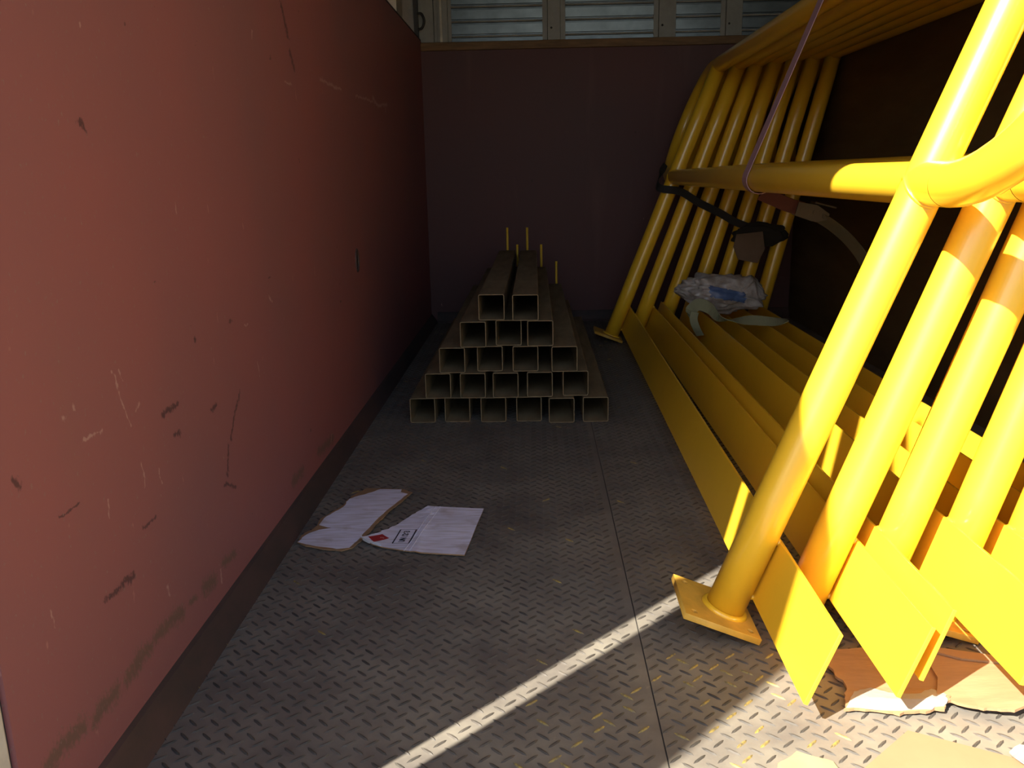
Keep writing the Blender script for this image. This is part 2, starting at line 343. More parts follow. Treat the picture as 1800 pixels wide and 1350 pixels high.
# upper front frame: posts and galvanised slats over the wooden rail
uf = box('wall_back_upper', XL-0.09, XR+0.03, YB+0.052, YB+0.062, ZT-0.03, ZR, M_grey); tag(uf, 'grey framed upper front of galvanised ribbed slats', 'wall', kind='structure')
def frame_post(x0, x1, y0, lip):
    prof = [(x0, y0+0.03), (x0, y0+0.016), (x0+lip*0.9, y0+0.016), (x0+lip, y0), (x1-lip, y0), (x1-lip*0.9, y0+0.016), (x1, y0+0.016), (x1, y0+0.03), (x1, YB+0.052), (x0, YB+0.052)]
    return link('frame_post', profile_mesh('frame_post', prof, 'z', ZT, ZR), uf, (M_grey,))
for x0, x1 in ((0.043, 0.147), (0.547, 0.648), (0.849, 0.947)):
    fp = frame_post(x0, x1, YB+0.005, 0.024)
    for z in (1.345, 1.47, 1.60):
        bm = bmesh.new(); bmesh.ops.create_uvsphere(bm, u_segments=8, v_segments=5, radius=0.005)
        for v_ in bm.verts: v_.co = Vector((v_.co.x+(x0+x1)/2-0.012, v_.co.y*0.5+YB+0.005, v_.co.z+z))
        link('rivet', bm_mesh('rivet', bm, True), fp, (M_sub,))
fp = frame_post(-0.452, -0.372, YB+0.008, 0.018); box('post_flange', -0.424, -0.414, YB+0.0, YB+0.01, ZT, ZR, M_cream, fp)
box('corner_plate', XL-0.085, -0.456, YB+0.022, YB+0.032, ZT, ZR, M_grey, uf)['label'] = 'flat grey corner sheet'
bar = box('latch_bar', -0.542, -0.522, YB-0.002, YB+0.018, ZT, ZR, M_dark, uf); bar['label'] = 'dark iron latch bar in the corner'
ring = tube_mesh('ring_hook', smooth_path([(-0.525, YB-0.001, 1.418), (-0.505, YB-0.003, 1.415), (-0.494, YB-0.004, 1.385), (-0.505, YB-0.003, 1.356), (-0.525, YB-0.001, 1.350)], 6), 0.0055, 10)
link('ring_hook', ring, bar, (M_dark,))['label'] = 'dark iron D-shaped hook'
SL = 0.0635
sprof = [(0.020, 0.0), (0.008, 0.0015), (0.0055, 0.004), (0.006, 0.010), (0.0, 0.0195-0.008), (0.0, 0.0195-0.007)]
def slat_profile():
    pr = [(0.024, 0.0), (0.024, 0.003)]
    pr += [(0.024, 0.0175), (0.024, 0.0205), (0.0125, 0.0215), (0.0105, 0.0600), (0.024, 0.0612), (0.024, 0.0632)]
    return [(YB+0.004+d, z) for d, z in pr] + [(YB+0.030, 0.0632), (YB+0.030, 0.0)]
for x0, x1 in ((-0.372, 0.043), (0.147, 0.547), (0.648, 0.849), (0.947, XR)):
    me = profile_mesh('slat', slat_profile(), 'x', x0, x1)
    bead_me = tube_mesh('slat_bead', [(x0, YB+0.017, 0.0105), (x1, YB+0.017, 0.0105)], 0.0038, 10)
    for r in range(9):
        z = ZT+0.012-SL+r*SL + 0.0025
        if r == 0:
            s_ = box('slat', x0, x1, YB+0.014, YB+0.03, ZT, z+SL, M_galv, uf); continue
        s_ = link('slat', me, uf, (M_galv,)); s_.location = (0, 0, z)
        link('slat_bead', bead_me, s_, (M_bead,))
# upper left side: posts and sheet
ul = box('wall_left_upper', XL-0.095, XL-0.085, YF, YB+0.06, ZT-0.05, ZR, M_grey); tag(ul, 'grey sheet above the left wall with cream uprights', 'wall', kind='structure')
for y0, y1, m_ in ((3.74, 3.90, M_cream), (2.4, 2.56, M_cream), (1.1, 1.26, M_cream)): box('upright', XL-0.085, XL-0.035, y0, y1, ZT-0.04, ZR, m_, ul, bev=0.003)
box('upright', XL-0.085, XL-0.06, 3.96, 4.0, ZT-0.04, ZR, M_sub, ul)
cap = box('trim_3', XL-0.03, XL+0.001, YF+0.158, YB, ZT+0.0085, ZT+0.014, M_skirt); tag(cap, 'worn dark edge strip on top of the left red wall', 'trim', kind='structure')
ur = box('wall_right_upper', XR+0.03, XR+0.04, YF, YB+0.06, ZT-0.05, ZR, M_grey); tag(ur, 'grey sheet above the right wall', 'wall', kind='structure')
rf = box('ceiling', XL-0.11, XR+0.06, YF-0.05, YB+0.07, ZR, ZR+0.03, M_ceil); tag(rf, 'grey sheet roof over the truck bed', 'roof', kind='structure')
# rear door leaf swung open beside the corner post: its hinge gap lets the thin strip of sun through
n_h = Vector((SUN_H.y, -SUN_H.x, 0)); en = 0.2245
e_h = (-SUN_H*math.sqrt(1-en*en)+n_h*en).normalized(); m_h = Vector((-e_h.y, e_h.x, 0));  m_h = m_h if m_h.dot(n_h) > 0 else -m_h
hx = -0.565; c0 = -0.741
H0 = Vector((hx, (hx*n_h.x-c0)/(-n_h.y), 0))
dv = []
for z in (-0.08, ZR):
    for a, b in ((0, 0), (0.85, 0), (0.85, 0.03), (0, 0.03)): q = H0+e_h*a+m_h*b; dv.append((q.x, q.y, z))
dr = link('door_1', mesh_from('door_1', dv, [(3, 2, 1, 0), (4, 5, 6, 7), (0, 1, 5, 4), (1, 2, 6, 5), (2, 3, 7, 6), (3, 0, 4, 7)]), None, (M_cream,))
tag(dr, 'cream rear door leaf swung open beside the corner post', 'door', kind='structure')

# ------------------------------------------------------------------ handrail panels
R_ = 0.0302; MID = 0.695; TOP = 1.155; LEN = 2.39; EXT = 0.08; RB = (TOP-MID)/2
def bend(ysign, y0):
    return [(0, y0+ysign*RB*math.sin(t), (MID+TOP)/2-RB*math.cos(t)) for t in [math.pi*k/24 for k in range(25)]]
ME = {
    'post': tube_mesh('post', [(0, 0, 0.0)]+[(0, 0, z) for z in (0.2, 0.5, 0.9, TOP)], R_, 32),
    'mid_rail': tube_mesh('mid_rail', [(0, -EXT+(LEN+2*EXT)*k/8, MID) for k in range(9)], R_, 32, False),
    'top_rail': tube_mesh('top_rail', [(0, -EXT+(LEN+2*EXT)*k/8, TOP) for k in range(9)], R_, 32, False),
    'near_bend': tube_mesh('end_bend', bend(-1, -EXT), R_, 32, False),
    'far_bend': tube_mesh('end_bend', bend(1, LEN+EXT), R_, 32, False),
    'weld': tube_mesh('weld_bead', [(math.cos(t)*(R_+0.002), math.sin(t)*(R_+0.002), 0.001) for t in [2*math.pi*k/32 for k in range(33)]], 0.0055, 8, False),
    'weld_mid': tube_mesh('weld_bead', [(math.cos(t)*(R_+0.0005), math.sin(t)*(R_+0.0005), MID-abs(math.cos(t))*0-math.sqrt(max(0, R_**2-(R_*math.cos(t))**2))*1.0-0.0005) for t in [2*math.pi*k/32 for k in range(33)]], 0.003, 6, False),
}
bm = bmesh.new(); bm_box(bm, 0.0315, 0.0375, 0.0, LEN+0.29, 0.0, 0.104, 0.0008); ME['toe'] = bm_mesh('toe_board', bm)
bm = bmesh.new(); bm_box(bm, -0.0375, -0.0315, 0.0, LEN+0.29, 0.0, 0.104, 0.0008); ME['toe_flip'] = bm_mesh('toe_board', bm)
for nm_, sg in (('dot', 1), ('dot_flip', -1)):
    bm = bmesh.new()
    bmesh.ops.create_uvsphere(bm, u_segments=12, v_segments=8, radius=1.0)
    for v_ in bm.verts: v_.co = Vector((sg*(0.0305+0.0045*v_.co.x), 0.011*v_.co.y, 0.0065*v_.co.z))
    ME[nm_] = bm_mesh('weld_dot', bm, True)
def circ(cx, cy, r, n=14): return [(cx+r*math.cos(2*math.pi*k/n), cy+r*math.sin(2*math.pi*k/n)) for k in range(n)]
def plate(xl, xr):
    return curve_plate('base_plate', [(-xl, -0.065), (xr, -0.065), (xr, 0.065), (-xl, 0.065)],
                       [circ(-xl+0.016, -0.049, 0.006), circ(xr-0.014, -0.049, 0.006), circ(-xl+0.016, 0.049, 0.006), circ(xr-0.014, 0.049, 0.006)], 0.009)
ME['plate0'] = plate(0.075, 0.047); ME['plate1'] = plate(0.047, 0.047)
for k_, me in ME.items():
    me.materials.append(M_yel2 if k_.startswith('plate') else M_yel)
PAN = [ # base x, lean, yaw, toe board height, toe near end (world y), toe board on the far side of the posts
    (0.290, 21.2, 0.0115, 0.033, 0.967, False), (0.408, 20.0, 0.0045, 0.034, 0.980, False), (0.509, 18.3, 0.006, 0.028, 0.992, True),
    (0.613, 16.8, 0.005, 0.043, 0.962, True), (0.712, 15.5, 0.005, 0.030, 1.00, True), (0.806, 14.5, 0.005, 0.034, 0.98, True), (0.903, 13.4, 0.005, 0.030, 0.99, True)]
LAB = ['outermost yellow pipe handrail nearest the open floor, its tilted base plate in full view',
       'second yellow pipe handrail in from the open floor', 'third yellow pipe handrail in from the open floor',
       'fourth yellow pipe handrail in from the open floor', 'fifth yellow pipe handrail, third from the right wall',
       'sixth yellow pipe handrail, second from the right wall', 'innermost yellow pipe handrail resting against the right wall']
for k, (bx, lean, yaw, toe, ye, flip) in enumerate(PAN):
    th = math.radians(lean); z0 = 0.047*math.sin(th)+0.0108*math.cos(th)+0.0022
    root = empty('handrail_panel', (bx, 1.25, z0), (0, th, -yaw)); tag(root, LAB[k], 'handrail', 'yellow handrails leaning on the right wall')
    for yy in (0.0, LEN):
        p = link('post', ME['post'], root); p.location = (0, yy, 0)
        w = link('weld_bead', ME['weld_mid'], p)
        b = link('base_plate', ME['plate0' if k == 0 else 'plate1'], root); b.location = (0, yy, -0.0055)
        w = link('weld_bead', ME['weld'], b); w.location = (0, 0, 0.005)
    link('mid_rail', ME['mid_rail'], root); link('top_rail', ME['top_rail'], root)
    link('end_bend', ME['near_bend'], root); link('end_bend', ME['far_bend'], root)
    t = link('toe_board', ME['toe_flip' if flip else 'toe'], root); t.location = (0, ye-1.25, toe)
    for yy in (0.0, LEN):
        for zz in (0.003, 0.101):
            w = link('weld_dot', ME['dot_flip' if flip else 'dot'], t); w.location = (0, yy-(ye-1.25), zz)

# ------------------------------------------------------------------ stack of square tubes
TS = 0.0735; TW = 0.0022; TL = 1.44
def square_tube(name):
    def rr(h, r, n=3):
        out = []
        for cx, cy, a0 in ((h-r, h-r, 0), (-h+r, h-r, 90), (-h+r, -h+r, 180), (h-r, -h+r, 270)):
            for i in range(n+1):
                a = math.radians(a0+90*i/n); out.append((cx+r*math.cos(a), cy+r*math.sin(a)))
        return out
    o_ = rr(TS/2, 0.005); i_ = rr(TS/2-TW, 0.003); n = len(o_); v = []; f = []
    for y in (0, TL):
        v += [(p[0], y, p[1]) for p in o_]; v += [(p[0], y, p[1]) for p in i_]
    for k in range(n):
        k2 = (k+1) % n
        f += [(k, k2, 2*n+k2, 2*n+k), (n+k2, n+k, 3*n+k, 3*n+k2), (k, n+k, n+k2, k2), (2*n+k, 2*n+k2, 3*n+k2, 3*n+k)]
    me = mesh_from(name, v, f); bm = bmesh.new(); bm.from_mesh(me); bmesh.ops.recalc_face_normals(bm, faces=bm.faces); bm.to_mesh(me); bm.free(); return me
tube_me = square_tube('tube_body'); tube_me.materials.append(M_tube)
pin_me = tube_mesh('pin', [(0, TL-0.012, -0.01), (0, TL-0.012, 0.0), (0, TL-0.012, 0.045), (0, TL-0.012, 0.088)], 0.0052, 10); pin_me.materials.append(M_pin)
ROWS = [[-0.334, -0.233, -0.128, -0.025, 0.069, 0.167], [-0.285, -0.185, -0.091, 0.007, 0.110], [-0.242, -0.135, -0.033, 0.078], [-0.180, -0.080, 0.010], [-0.127, -0.031]]
ORD = ['leftmost', 'second from left', 'third from left', 'fourth from left', 'fifth from left', 'sixth from left']
RN = ['bottom row', 'second row up', 'third row up', 'fourth row up', 'top row']
for r, xs in enumerate(ROWS):
    for i, x in enumerate(xs):
        root = empty('square_tube', (x, 2.412+random.uniform(-0.012, 0.012), TS/2+r*(TS+0.0012)+0.0016), (0, 0, random.uniform(-0.004, 0.004) if r < 3 else random.uniform(-0.001, 0.001)))
        pos = ORD[i]
        if i == len(xs)-1: pos = 'rightmost'
        if r == 4: pos = 'left' if i == 0 else 'right'
        tag(root, 'dusty brown square steel tube, %s in the %s of the stack' % (pos, RN[r]), 'tube', 'square tubes stacked by the far wall')
        link('tube_body', tube_me, root)
        if r == 4 or (r >= 2 and i == len(xs)-1) or (r == 3 and i == 1):
            pn = link('pin', pin_me, root); pn.location = (0.014 if (r < 4 and i == len(xs)-1) else (0.0 if r < 4 else random.uniform(-.006, .006)), 0, TS/2+0.012); pn['label'] = 'thin yellow steel pin standing at the far end'

# ------------------------------------------------------------------ cardboard on the floor
def jag(pts, torn, amp=0.003, n=9):
    out = []
    for i, p in enumerate(pts):
        q = pts[(i+1) % len(pts)]; out.append(p)
        if i in torn:
            for k in range(1, n):
                t = k/n; dx, dy = q[0]-p[0], q[1]-p[1]; l = math.hypot(dx, dy); o_ = 0.7*amp*noise.noise(Vector((p[0]*31+t*2.6, p[1]*17, 0.3)))*2+random.uniform(-.28, .28)*amp
                out.append((p[0]+dx*t-dy/l*o_, p[1]+dy*t+dx/l*o_))
    return out
def card_mesh(name, outline, zf, thick, mats, cuts=3):
    bm = bmesh.new(); vs = [bm.verts.new((x, y, 0)) for x, y in outline]; fc = bm.faces.new(vs)
    if fc.normal.z < 0 or sum((a[0]-b[0])*(a[1]+b[1]) for a, b in zip(outline, outline[1:]+outline[:1])) > 0: pass
    bm.normal_update()
    if fc.normal.z < 0: fc.normal_flip()
    bmesh.ops.triangulate(bm, faces=bm.faces[:])
    for _ in range(cuts): 
        bmesh.ops.subdivide_edges(bm, edges=[e for e in bm.edges if e.calc_length() > 0.018], cuts=1); bmesh.ops.triangulate(bm, faces=bm.faces[:])
    for v_ in bm.verts: v_.co.z = zf(v_.co.x, v_.co.y)
    bm.normal_update(); top = bm.faces[:]
    r = bmesh.ops.extrude_face_region(bm, geom=top)
    for v_ in [g for g in r['geom'] if isinstance(g, bmesh.types.BMVert)]: v_.co.z += thick
    bm.normal_update(); bmesh.ops.recalc_face_normals(bm, faces=bm.faces)
    for fc in bm.faces: fc.material_index = 0 if fc.normal.z > 0.5 else 1
    me = bpy.data.meshes.new(name); bm.to_mesh(me); bm.free()
    for m_ in mats: me.materials.append(m_)
    return me
def white_board(name):
    M = mat(name, (0.60, 0.60, 0.70), rough=0.8, var=0.0)
    N = M.node_tree.nodes; L = M.node_tree.links; P = N['Principled BSDF']; tc = N.new('ShaderNodeTexCoord')
    mp = N.new('ShaderNodeMapping'); mp.inputs['Scale'].default_value = (2, 14, 1); mp.inputs['Rotation'].default_value = (0, 0, 0.06); L.new(tc.outputs['Object'], mp.inputs[0])
    n1 = N.new('ShaderNodeTexNoise'); n1.inputs['Scale'].default_value = 9; n1.inputs['Detail'].default_value = 6; L.new(mp.outputs[0], n1.inputs['Vector'])
    r1 = N.new('ShaderNodeValToRGB'); e = r1.color_ramp.elements; e[0].position = .3; e[0].color = (0.56, 0.54, 0.59, 1); e[1].position = .6; e[1].color = (0.76, 0.76, 0.90, 1); L.new(n1.outputs[0], r1.inputs[0])  # bluish tones: the sky's tint put into the white
    n2 = N.new('ShaderNodeTexNoise'); n2.inputs['Scale'].default_value = 16; n2.inputs['Detail'].default_value = 5; L.new(tc.outputs['Object'], n2.inputs['Vector'])
    r2 = N.new('ShaderNodeMapRange'); r2.inputs[1].default_value = .58; r2.inputs[2].default_value = .74; r2.inputs[4].default_value = .6; L.new(n2.outputs[0], r2.inputs[0])
    mx = N.new('ShaderNodeMix'); mx.data_type = 'RGBA'; L.new(r2.outputs[0], mx.inputs[0]); L.new(r1.outputs[0], mx.inputs[6]); mx.inputs[7].default_value = (0.34, 0.28, 0.24, 1)
    L.new(mx.outputs[2], P.inputs['Base Color'])
    wv = N.new('ShaderNodeTexWave'); wv.bands_direction = 'Y'; wv.inputs['Scale'].default_value = 45; wv.inputs['Distortion'].default_value = 1; L.new(tc.outputs['Object'], wv.inputs['Vector'])
    bp = N.new('ShaderNodeBump'); bp.inputs['Strength'].default_value = .12; bp.inputs['Distance'].default_value = .001; L.new(wv.outputs[0], bp.inputs['Height']); L.new(bp.outputs[0], P.inputs['Normal'])
    return M
M_curl = mat('clean_paper', (0.80, 0.80, 0.84), rough=0.8)
M_board = white_board('white_faced_cardboard')
def crease(y0, z=0.001): return lambda x, y: z
# left torn strip
root = empty('cardboard_strip', (-0.38, 1.70, 0)); tag(root, 'torn white-faced cardboard strip with brown ripped edges beside the left wall', 'cardboard')
def zc1(x, y): return 0.0022+0.006*max(0, (x+0.40))*0+0.0035*math.sin(9*y+4*x)**2
k1 = jag([(-0.476, 1.569), (-0.474, 1.616), (-0.464, 1.627), (-0.457, 1.65), (-0.459, 1.68), (-0.431, 1.743), (-0.422, 1.793), (-0.411, 1.831), (-0.395, 1.868), (-0.363, 1.866), (-0.311, 1.861), (-0.286, 1.839), (-0.323, 1.699), (-0.345, 1.605), (-0.361, 1.543), (-0.38, 1.528), (-0.454, 1.55)], (0, 4, 5, 6, 7, 11, 12, 13, 15), .003, 6)
w1 = jag([(-0.475, 1.567), (-0.464, 1.611), (-0.447, 1.628), (-0.424, 1.636), (-0.432, 1.639), (-0.453, 1.651), (-0.450, 1.687), (-0.426, 1.735), (-0.419, 1.793), (-0.388, 1.826), (-0.362, 1.858), (-0.313, 1.857), (-0.312, 1.839), (-0.294, 1.826), (-0.325, 1.720), (-0.351, 1.613), (-0.367, 1.540), (-0.39, 1.534), (-0.455, 1.557)], (0, 6, 7, 8, 9, 13, 14, 15, 17), .003, 6)
o = link('kraft_layer', card_mesh('kraft_layer', k1, zc1, 0.0022, (M_kraft, M_kraft))); o.parent = root; o.matrix_parent_inverse = Matrix.Translation((0.38, -1.70, 0)); o['label'] = 'brown ripped inner layer'
o = link('white_face', card_mesh('white_face', w1, lambda x, y: zc1(x, y)+0.0022, 0.0008, (M_board, M_kraft))); o.parent = root; o.matrix_parent_inverse = Matrix.Translation((0.38, -1.70, 0)); o['label'] = 'creased white paper face'
# printed piece
root = empty('printed_cardboard', (-0.22, 1.63, 0)); tag(root, 'white cardboard flap printed UN 1263 with a red hazard label', 'cardboard')
PI_ = Matrix.Translation((0.22, -1.63, 0))
def zc2(x, y):
    lift = max(0, -0.30-x)/0.05; fold = max(0, 1-abs(x-(-0.236+0.0*(y-1.6)))/0.012)
    return 0.0022+0.010*lift**1.5+0.0022*fold+0.0015*math.sin(22*y)**2
b2 = jag([(-0.351, 1.567), (-0.318, 1.610), (-0.290, 1.652), (-0.262, 1.715), (-0.240, 1.752), (-0.118, 1.737), (-0.141, 1.503), (-0.236, 1.517), (-0.31, 1.546)], (0, 1, 2, 3, 8), .0035, 7)
o = link('board', card_mesh('board', b2, zc2, 0.0025, (M_board, M_kraft), 4)); o.parent = root; o.matrix_parent_inverse = PI_
brd = o
def flat(name, pts, z, m_, parent, off=0.0):
    me = mesh_from(name, [(x, y, z if z is not None else zc2(x, y)+0.0025+off) for x, y in pts], [tuple(range(len(pts)))]); o_ = link(name, me, parent, (m_,)); return o_
BX = [(-0.2865, 1.5590), (-0.2545, 1.5590), (-0.2475, 1.6230), (-0.2795, 1.6235)]
def lerp(a, b, t): return (a[0]+(b[0]-a[0])*t, a[1]+(b[1]-a[1])*t)
def print_strip(a, b, w):
    dx, dy = b[0]-a[0], b[1]-a[1]; l = math.hypot(dx, dy); px, py = -dy/l*w/2, dx/l*w/2; N_ = 8; v = []; f = []
    for i in range(N_+1):
        q = lerp(a, b, i/N_)
        for s_ in (1, -1): x, y = q[0]+s_*px, q[1]+s_*py; v.append((x, y, zc2(x, y)+0.0030))
    for i in range(N_): f.append((2*i, 2*i+1, 2*i+3, 2*i+2))
    return v, f
vv, ff = [], []
for i, w in ((0, .0012), (1, .0026), (2, .0012), (3, .0026)):
    a, b = BX[i], BX[(i+1) % 4]; v, f = print_strip(a, b, w); ff += [tuple(q+len(vv) for q in t) for t in f]; vv += v
o = link('printed_frame', mesh_from('printed_frame', vv, ff), brd, (M_ink,)); o['label'] = 'printed black rectangle'
tm = text_mesh('printed_text', 'UN 1263', 0.0155, 0.0005); 
mx_ = max(abs(v_.co.x) for v_ in tm.vertices); sx = 0.0255/mx_
for v_ in tm.vertices:
    tx, ty = v_.co.x*sx, v_.co.y*1.05                      # text runs along +y, letter tops to -x
    x = -0.267-ty+tx*0.10; y = 1.591+tx
    v_.co = (x, y, zc2(x, y)+0.0032+(0.0001 if v_.co.z > 0 else 0))
o = link('printed_text', tm, brd, (M_ink,)); o['label'] = 'black printed letters UN 1263'
vv, ff = [], []
RD = [(-0.337, 1.578), (-0.313, 1.600), (-0.2965, 1.584), (-0.323, 1.560)]; NQ = 8
for i in range(NQ+1):
    for j in range(NQ+1):
        a = lerp(RD[0], RD[3], i/NQ); b = lerp(RD[1], RD[2], i/NQ); q = lerp(a, b, j/NQ); vv.append((q[0], q[1], zc2(*q)+0.0031))
for i in range(NQ):
    for j in range(NQ): ff.append((i*(NQ+1)+j, (i+1)*(NQ+1)+j, (i+1)*(NQ+1)+j+1, i*(NQ+1)+j+1))
o = link('hazard_label', mesh_from('hazard_label', vv, ff), brd, (M_redink,)); o['label'] = 'red diamond hazard label'
tm = text_mesh('hazard_number', '3', 0.011, 0.0003)
for v_ in tm.vertices:
    tx, ty = v_.co.x, v_.co.y; x = -0.310-ty; y = 1.583+tx; v_.co = (x, y, zc2(x, y)+0.0034)
link('hazard_number', tm, brd, (M_pinkink,))
for x0 in (-0.2385, -0.228):
    pts = [(x0-0.020+0.035*t, 1.52+0.228*t) for t in [k/14 for k in range(15)]]
    v, f = [], []
    for i, (x, y) in enumerate(pts):
        for s_ in (-1, 1): v.append((x+s_*0.0009, y, zc2(x, y)+0.0031))
        v.append((x, y, zc2(x, y)+0.0042))
    for i in range(14): f += [(3*i, 3*i+2, 3*i+5, 3*i+3), (3*i+2, 3*i+1, 3*i+4, 3*i+5)]
    link('score_ridge', mesh_from('score_ridge', v, f), brd, (M_board,))

pts = smooth_path([(-0.351, 1.574, 0.0150), (-0.342, 1.561, 0.0135), (-0.328, 1.553, 0.0105), (-0.306, 1.546, 0.0065)], 6)
o = link('curled_edge', ribbon_mesh('curled_edge', pts, [(0.1, -0.55, 0.8)]*len(pts), 0.011, 0.0006), brd, (M_curl,)); o['label'] = 'curled white torn paper edge'
# scraps in the sun under the toe boards
root = empty('torn_cardboard', (0.47, 1.08, 0)); tag(root, 'crumpled torn cardboard with a white ripped edge under the first two toe boards', 'cardboard')
Pi2 = Matrix.Translation((-0.47, -1.08, 0))
def zc3(x, y): return 0.0022+0.004*math.sin(14*x+3)**2+0.006*max(0, 1-abs(y-1.03)/0.03)*max(0, min(1, (x-.40)/.05))
c3 = jag([(0.398, 1.016), (0.420, 1.070), (0.412, 1.13), (0.435, 1.165), (0.51, 1.175), (0.556, 1.13), (0.560, 1.075), (0.541, 1.030), (0.522, 1.012), (0.46, 1.010)], (0, 1, 2, 6, 7, 8, 9), .005)
o = link('sheet', card_mesh('sheet', c3, zc3, 0.004, (M_kraft, M_kraft))); o.parent = root; o.matrix_parent_inverse = Pi2
c3w = jag([(0.402, 1.018), (0.425, 1.055), (0.452, 1.066), (0.475, 1.05), (0.505, 1.045), (0.53, 1.058), (0.540, 1.040), (0.533, 1.020), (0.505, 1.012), (0.45, 1.012)], range(10), .003, 5)
o = link('ripped_face', card_mesh('ripped_face', c3w, lambda x, y: zc3(x, y)+0.004, 0.0012, (M_whitec, M_whitec))); o.parent = root; o.matrix_parent_inverse = Pi2; o['label'] = 'white ripped paper edge'
root = empty('folded_cardboard', (0.61, 1.08, 0)); tag(root, 'brown folded cardboard sheet lying under the third and fourth toe boards', 'cardboard')
Pi3 = Matrix.Translation((-0.61, -1.08, 0))
def zc4(x, y): return 0.010+0.016*max(0, min(1, (x-.57)/.15))*max(0, 1-abs(y-1.02)/.09)
c4 = jag([(0.525, 1.032), (0.575, 1.008), (0.61, 1.000), (0.66, 1.018), (0.76, 1.04), (0.76, 1.10), (0.69, 1.11), (0.60, 1.125), (0.555, 1.150), (0.548, 1.08)], (0, 1, 2, 3), .003)
o = link('sheet', card_mesh('sheet', c4, zc4, 0.004, (M_kraft, M_kraft))); o.parent = root; o.matrix_parent_inverse = Pi3
fl4 = [(0.60, 1.122), (0.56, 1.148), (0.57, 1.155), (0.69, 1.118), (0.685, 1.105)]
o = link('folded_flap', card_mesh('folded_flap', fl4, lambda x, y: zc4(x, y)+0.0045, 0.003, (M_kraft2, M_kraft))); o.parent = root; o.matrix_parent_inverse = Pi3
o = link('flat_cardboard', card_mesh('flat_cardboard', [(0.464, 0.974), (0.386, 0.905), (0.30, 0.80), (0.56, 0.72), (0.62, 0.895)], lambda x, y: 0.0022, 0.004, (M_kraft2, M_kraft)))
tag(o, 'flat tan cardboard piece in full sun, lowest of the scraps at the rear edge', 'cardboard')
o = link('paper_scrap', card_mesh('paper_scrap', jag([(0.314, 0.938), (0.352, 0.918), (0.358, 0.88), (0.27, 0.86), (0.284, 0.912)], (0, 3, 4), .003, 6), lambda x, y: 0.002+0.001*math.sin(60*x)**2, 0.0008, (M_paper, M_paper)))
tag(o, 'pale yellow paper scrap on the sunlit floor beside the tan cardboard', 'paper')
o = link('paper_wad', card_mesh('paper_wad', jag([(0.566, 0.928), (0.595, 0.934), (0.62, 0.91), (0.60, 0.88), (0.57, 0.90)], range(5), .004, 4), lambda x, y: 0.0066+0.008*abs(math.sin(90*x+40*y)), 0.002, (M_whitec, M_whitec)))
tag(o, 'small crumpled white paper lying on the tan cardboard', 'paper')

# ------------------------------------------------------------------ things caught between the handrails
bm = bmesh.new(); bmesh.ops.create_icosphere(bm, subdivisions=5, radius=1.0)
BC = Vector((0.690, 3.22, 0.256))
for v_ in bm.verts:
    d = v_.co.normalized()
    r = 1+0.30*noise.noise(d*1.7+Vector((3, 1, 7)))+0.22*abs(noise.noise(d*4.1))+0.07*noise.noise(d*9)
    q = Vector((d.x*0.150, d.y*0.065, d.z*0.066))*r
    q.z += 0.10*-q.x + (0.030*max(0, 1-abs(q.x-0.11)/0.045) if d.z > 0.2 else 0)
    v_.co = q
bm.normal_update()
zmin = min(v_.co.z for v_ in bm.verts)
lab_f = [fc for fc in bm.faces if fc.normal.y < -0.05 and abs((fc.calc_center_median().z-0.004)+0.22*(fc.calc_center_median().x-0.005)) < 0.019 and -0.060 < fc.calc_center_median().x < 0.075]
lv = {}; lvv = []; lff = []
for fc in lab_f:
    t = []
    for v_ in fc.verts:
        if v_.index not in lv: lv[v_.index] = len(lvv); lvv.append(v_.co+v_.normal*0.0012)
        t.append(lv[v_.index])
    lff.append(tuple(t))
bag_me = bpy.data.meshes.new('plastic_bag'); bm.to_mesh(bag_me); bm.free()
for p in bag_me.polygons: p.use_smooth = True
bag = link('plastic_bag', bag_me, None, (M_bag,)); bag.location = BC
tag(bag, 'crumpled milky plastic bag with a blue stripe on the toe boards', 'bag')
link('blue_stripe', mesh_from('blue_stripe', lvv, lff, True), bag, (M_blue,))['label'] = 'blue printed stripe'

ctrl = [(0.548, 3.09, 0.190), (0.552, 3.08, 0.215), (0.575, 3.06, 0.240), (0.610, 3.04, 0.228), (0.640, 3.02, 0.196), (0.70, 3.0, 0.192), (0.755, 2.98, 0.194), (0.82, 2.97, 0.190), (0.865, 2.96, 0.195)]
pts = smooth_path(ctrl, 7); sides = []
for i in range(len(pts)):
    t = i/(len(pts)-1); a = 0.3+1.2*math.sin(t*6.0); sides.append((0.2, -math.cos(a), math.sin(a)*0.9+0.15))
o = link('webbing_sling', ribbon_mesh('webbing_sling', pts, sides, 0.042), None, (M_web,)); tag(o, 'pale green twisted webbing sling lying below the plastic bag', 'strap')
ctrl = [(0.560, 3.045, 0.215), (0.555, 3.04, 0.190), (0.565, 3.04, 0.160), (0.582, 3.05, 0.130)]
pts = smooth_path(ctrl, 7)
o = link('webbing_tail', ribbon_mesh('webbing_tail', pts, [(0.8, -0.6, 0.1)]*len(pts), 0.030), None, (M_web,)); tag(o, 'short pale green webbing end hanging left of the plastic bag', 'strap')

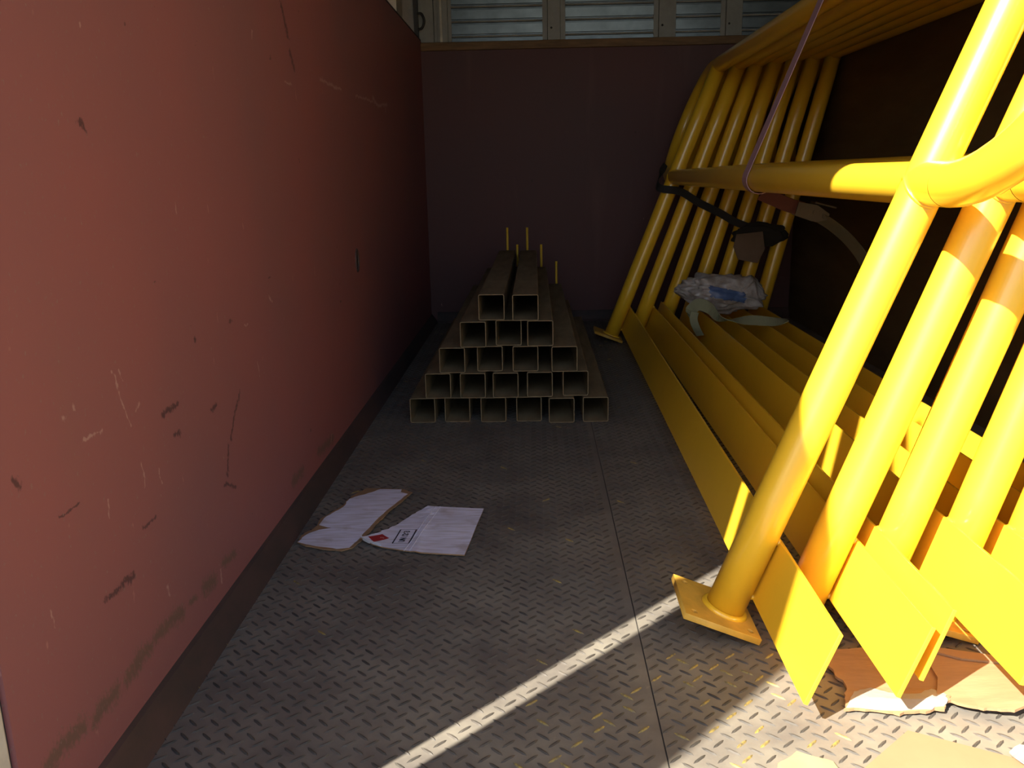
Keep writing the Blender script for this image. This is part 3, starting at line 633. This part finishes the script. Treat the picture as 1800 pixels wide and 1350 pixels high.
# mauve strap from the top rail down round the mid rail of the outer panel
th = math.radians(21.2); ux = Vector((math.sin(th), 0, math.cos(th))); nx_ = Vector((math.cos(th), 0, -math.sin(th))); base = Vector((0.3010, 0, 0.0288))
def pp(s_, d_, y): q = base+ux*s_+nx_*d_; return Vector((q.x, y, q.z))
RR = R_+0.0034
pts = [pp(TOP+RR*math.cos(a), RR*math.sin(a), 2.195) for a in [math.radians(g) for g in range(100, -91, -15)]]
pts += [pp(TOP-(TOP-MID)*t, -RR, 2.195+0.02*t) for t in [k/10 for k in range(1, 10)]]
pts += [pp(MID+RR*math.cos(a), RR*math.sin(a), 2.215) for a in [math.radians(g) for g in range(-90, -271, -15)]]
o = link('tie_strap', ribbon_mesh('tie_strap', pts, [(0, 1, 0.05)]*len(pts), 0.046, 0.0018), None, (M_pink,)); tag(o, 'mauve webbing strap running between the top and middle rail', 'strap')
# black strap round the far posts
pts = smooth_path([pp(0.74, -0.028, 3.715), pp(0.68, -0.036, 3.70), pp(0.640, -0.030, 3.62), (0.585, 3.585, 0.620), (0.66, 3.575, 0.575), (0.74, 3.565, 0.535), (0.80, 3.56, 0.500), (0.86, 3.56, 0.475)], 7)
o = link('black_strap', ribbon_mesh('black_strap', pts, [(0.25, -0.1, 1)]*len(pts), 0.030, 0.003), None, (M_blkweb,)); tag(o, 'black strap slanting across the far posts below the middle rail', 'strap')
def lump(name, loc, sc, seed, m_, amp=0.3, sub=4):
    bm = bmesh.new(); bmesh.ops.create_icosphere(bm, subdivisions=sub, radius=1.0)
    for v_ in bm.verts:
        d = v_.co.normalized(); r = 1+amp*noise.noise(d*1.9+Vector((seed, 0, 0)))+amp*.5*abs(noise.noise(d*5+Vector((0, seed, 0))))
        v_.co = Vector((d.x*sc[0], d.y*sc[1], d.z*sc[2]))*r
    o_ = link(name, bm_mesh(name, bm, True), None, (m_,)); o_.location = loc; return o_
o = lump('black_cloth', (0.905, 3.56, 0.445), (0.10, 0.022, 0.045), 4.2, M_blkcloth); tag(o, 'black cloth bunched against the far posts at the strap end', 'cloth')
o = link('brown_card', card_mesh('brown_card', [(0, 0), (0.10, 0.01), (0.112, -0.06), (0.085, -0.115), (0.01, -0.10), (-0.01, -0.05)], lambda x, y: 0.012*math.sin(18*x), 0.004, (M_cloth, M_cloth)))
o.location = (0.80, 3.512, 0.452); o.rotation_euler = (math.radians(90), 0, 0); tag(o, 'brown card piece hanging on the far posts under the black cloth', 'card')
# ratchet tie-down with red webbing under the mid rail
root = empty('ratchet_buckle', (0.80, 2.62, 0.58), (0, 0.25, 0)); tag(root, 'zinc ratchet tie-down buckle hanging below the middle rail', 'ratchet')
for yy in (-0.018, 0.018):
    link('side_plate', profile_mesh('side_plate', [(-0.035, -0.02), (0.03, -0.026), (0.062, -0.012), (0.062, 0.006), (0.02, 0.022), (-0.035, 0.018)], 'y', yy-0.0015, yy+0.0015), root, (M_zinc,))
for xx, zz in ((-0.02, 0), (0.02, 0), (0.05, -0.004)): link('spindle', tube_mesh('spindle', [(xx, -0.022, zz), (xx, 0.022, zz)], 0.007, 12), root, (M_zinc,))
box('handle', 0.01, 0.075, -0.024, 0.024, 0.024, 0.030, M_zinc, root, 0.002)
pts = smooth_path([(0.668, 2.63, 0.632), (0.70, 2.63, 0.618), (0.74, 2.625, 0.600), (0.785, 2.62, 0.585)], 6)
o = link('red_webbing', ribbon_mesh('red_webbing', pts, [(0.2, -0.6, 0.75)]*len(pts), 0.048, 0.003), None, (M_red,)); tag(o, 'faded red webbing running into the ratchet buckle', 'strap')
pts = smooth_path([(0.83, 2.62, 0.565), (0.88, 2.60, 0.53), (0.93, 2.58, 0.48), (0.965, 2.56, 0.42), (0.975, 2.56, 0.36)], 6)
o = link('strap_tail', ribbon_mesh('strap_tail', pts, [(0.3, -0.8, 0.5)]*len(pts), 0.042, 0.003), None, (M_olive,)); tag(o, 'dull olive strap tail curving down right of the ratchet buckle', 'strap')
bpy.context.view_layer.update()
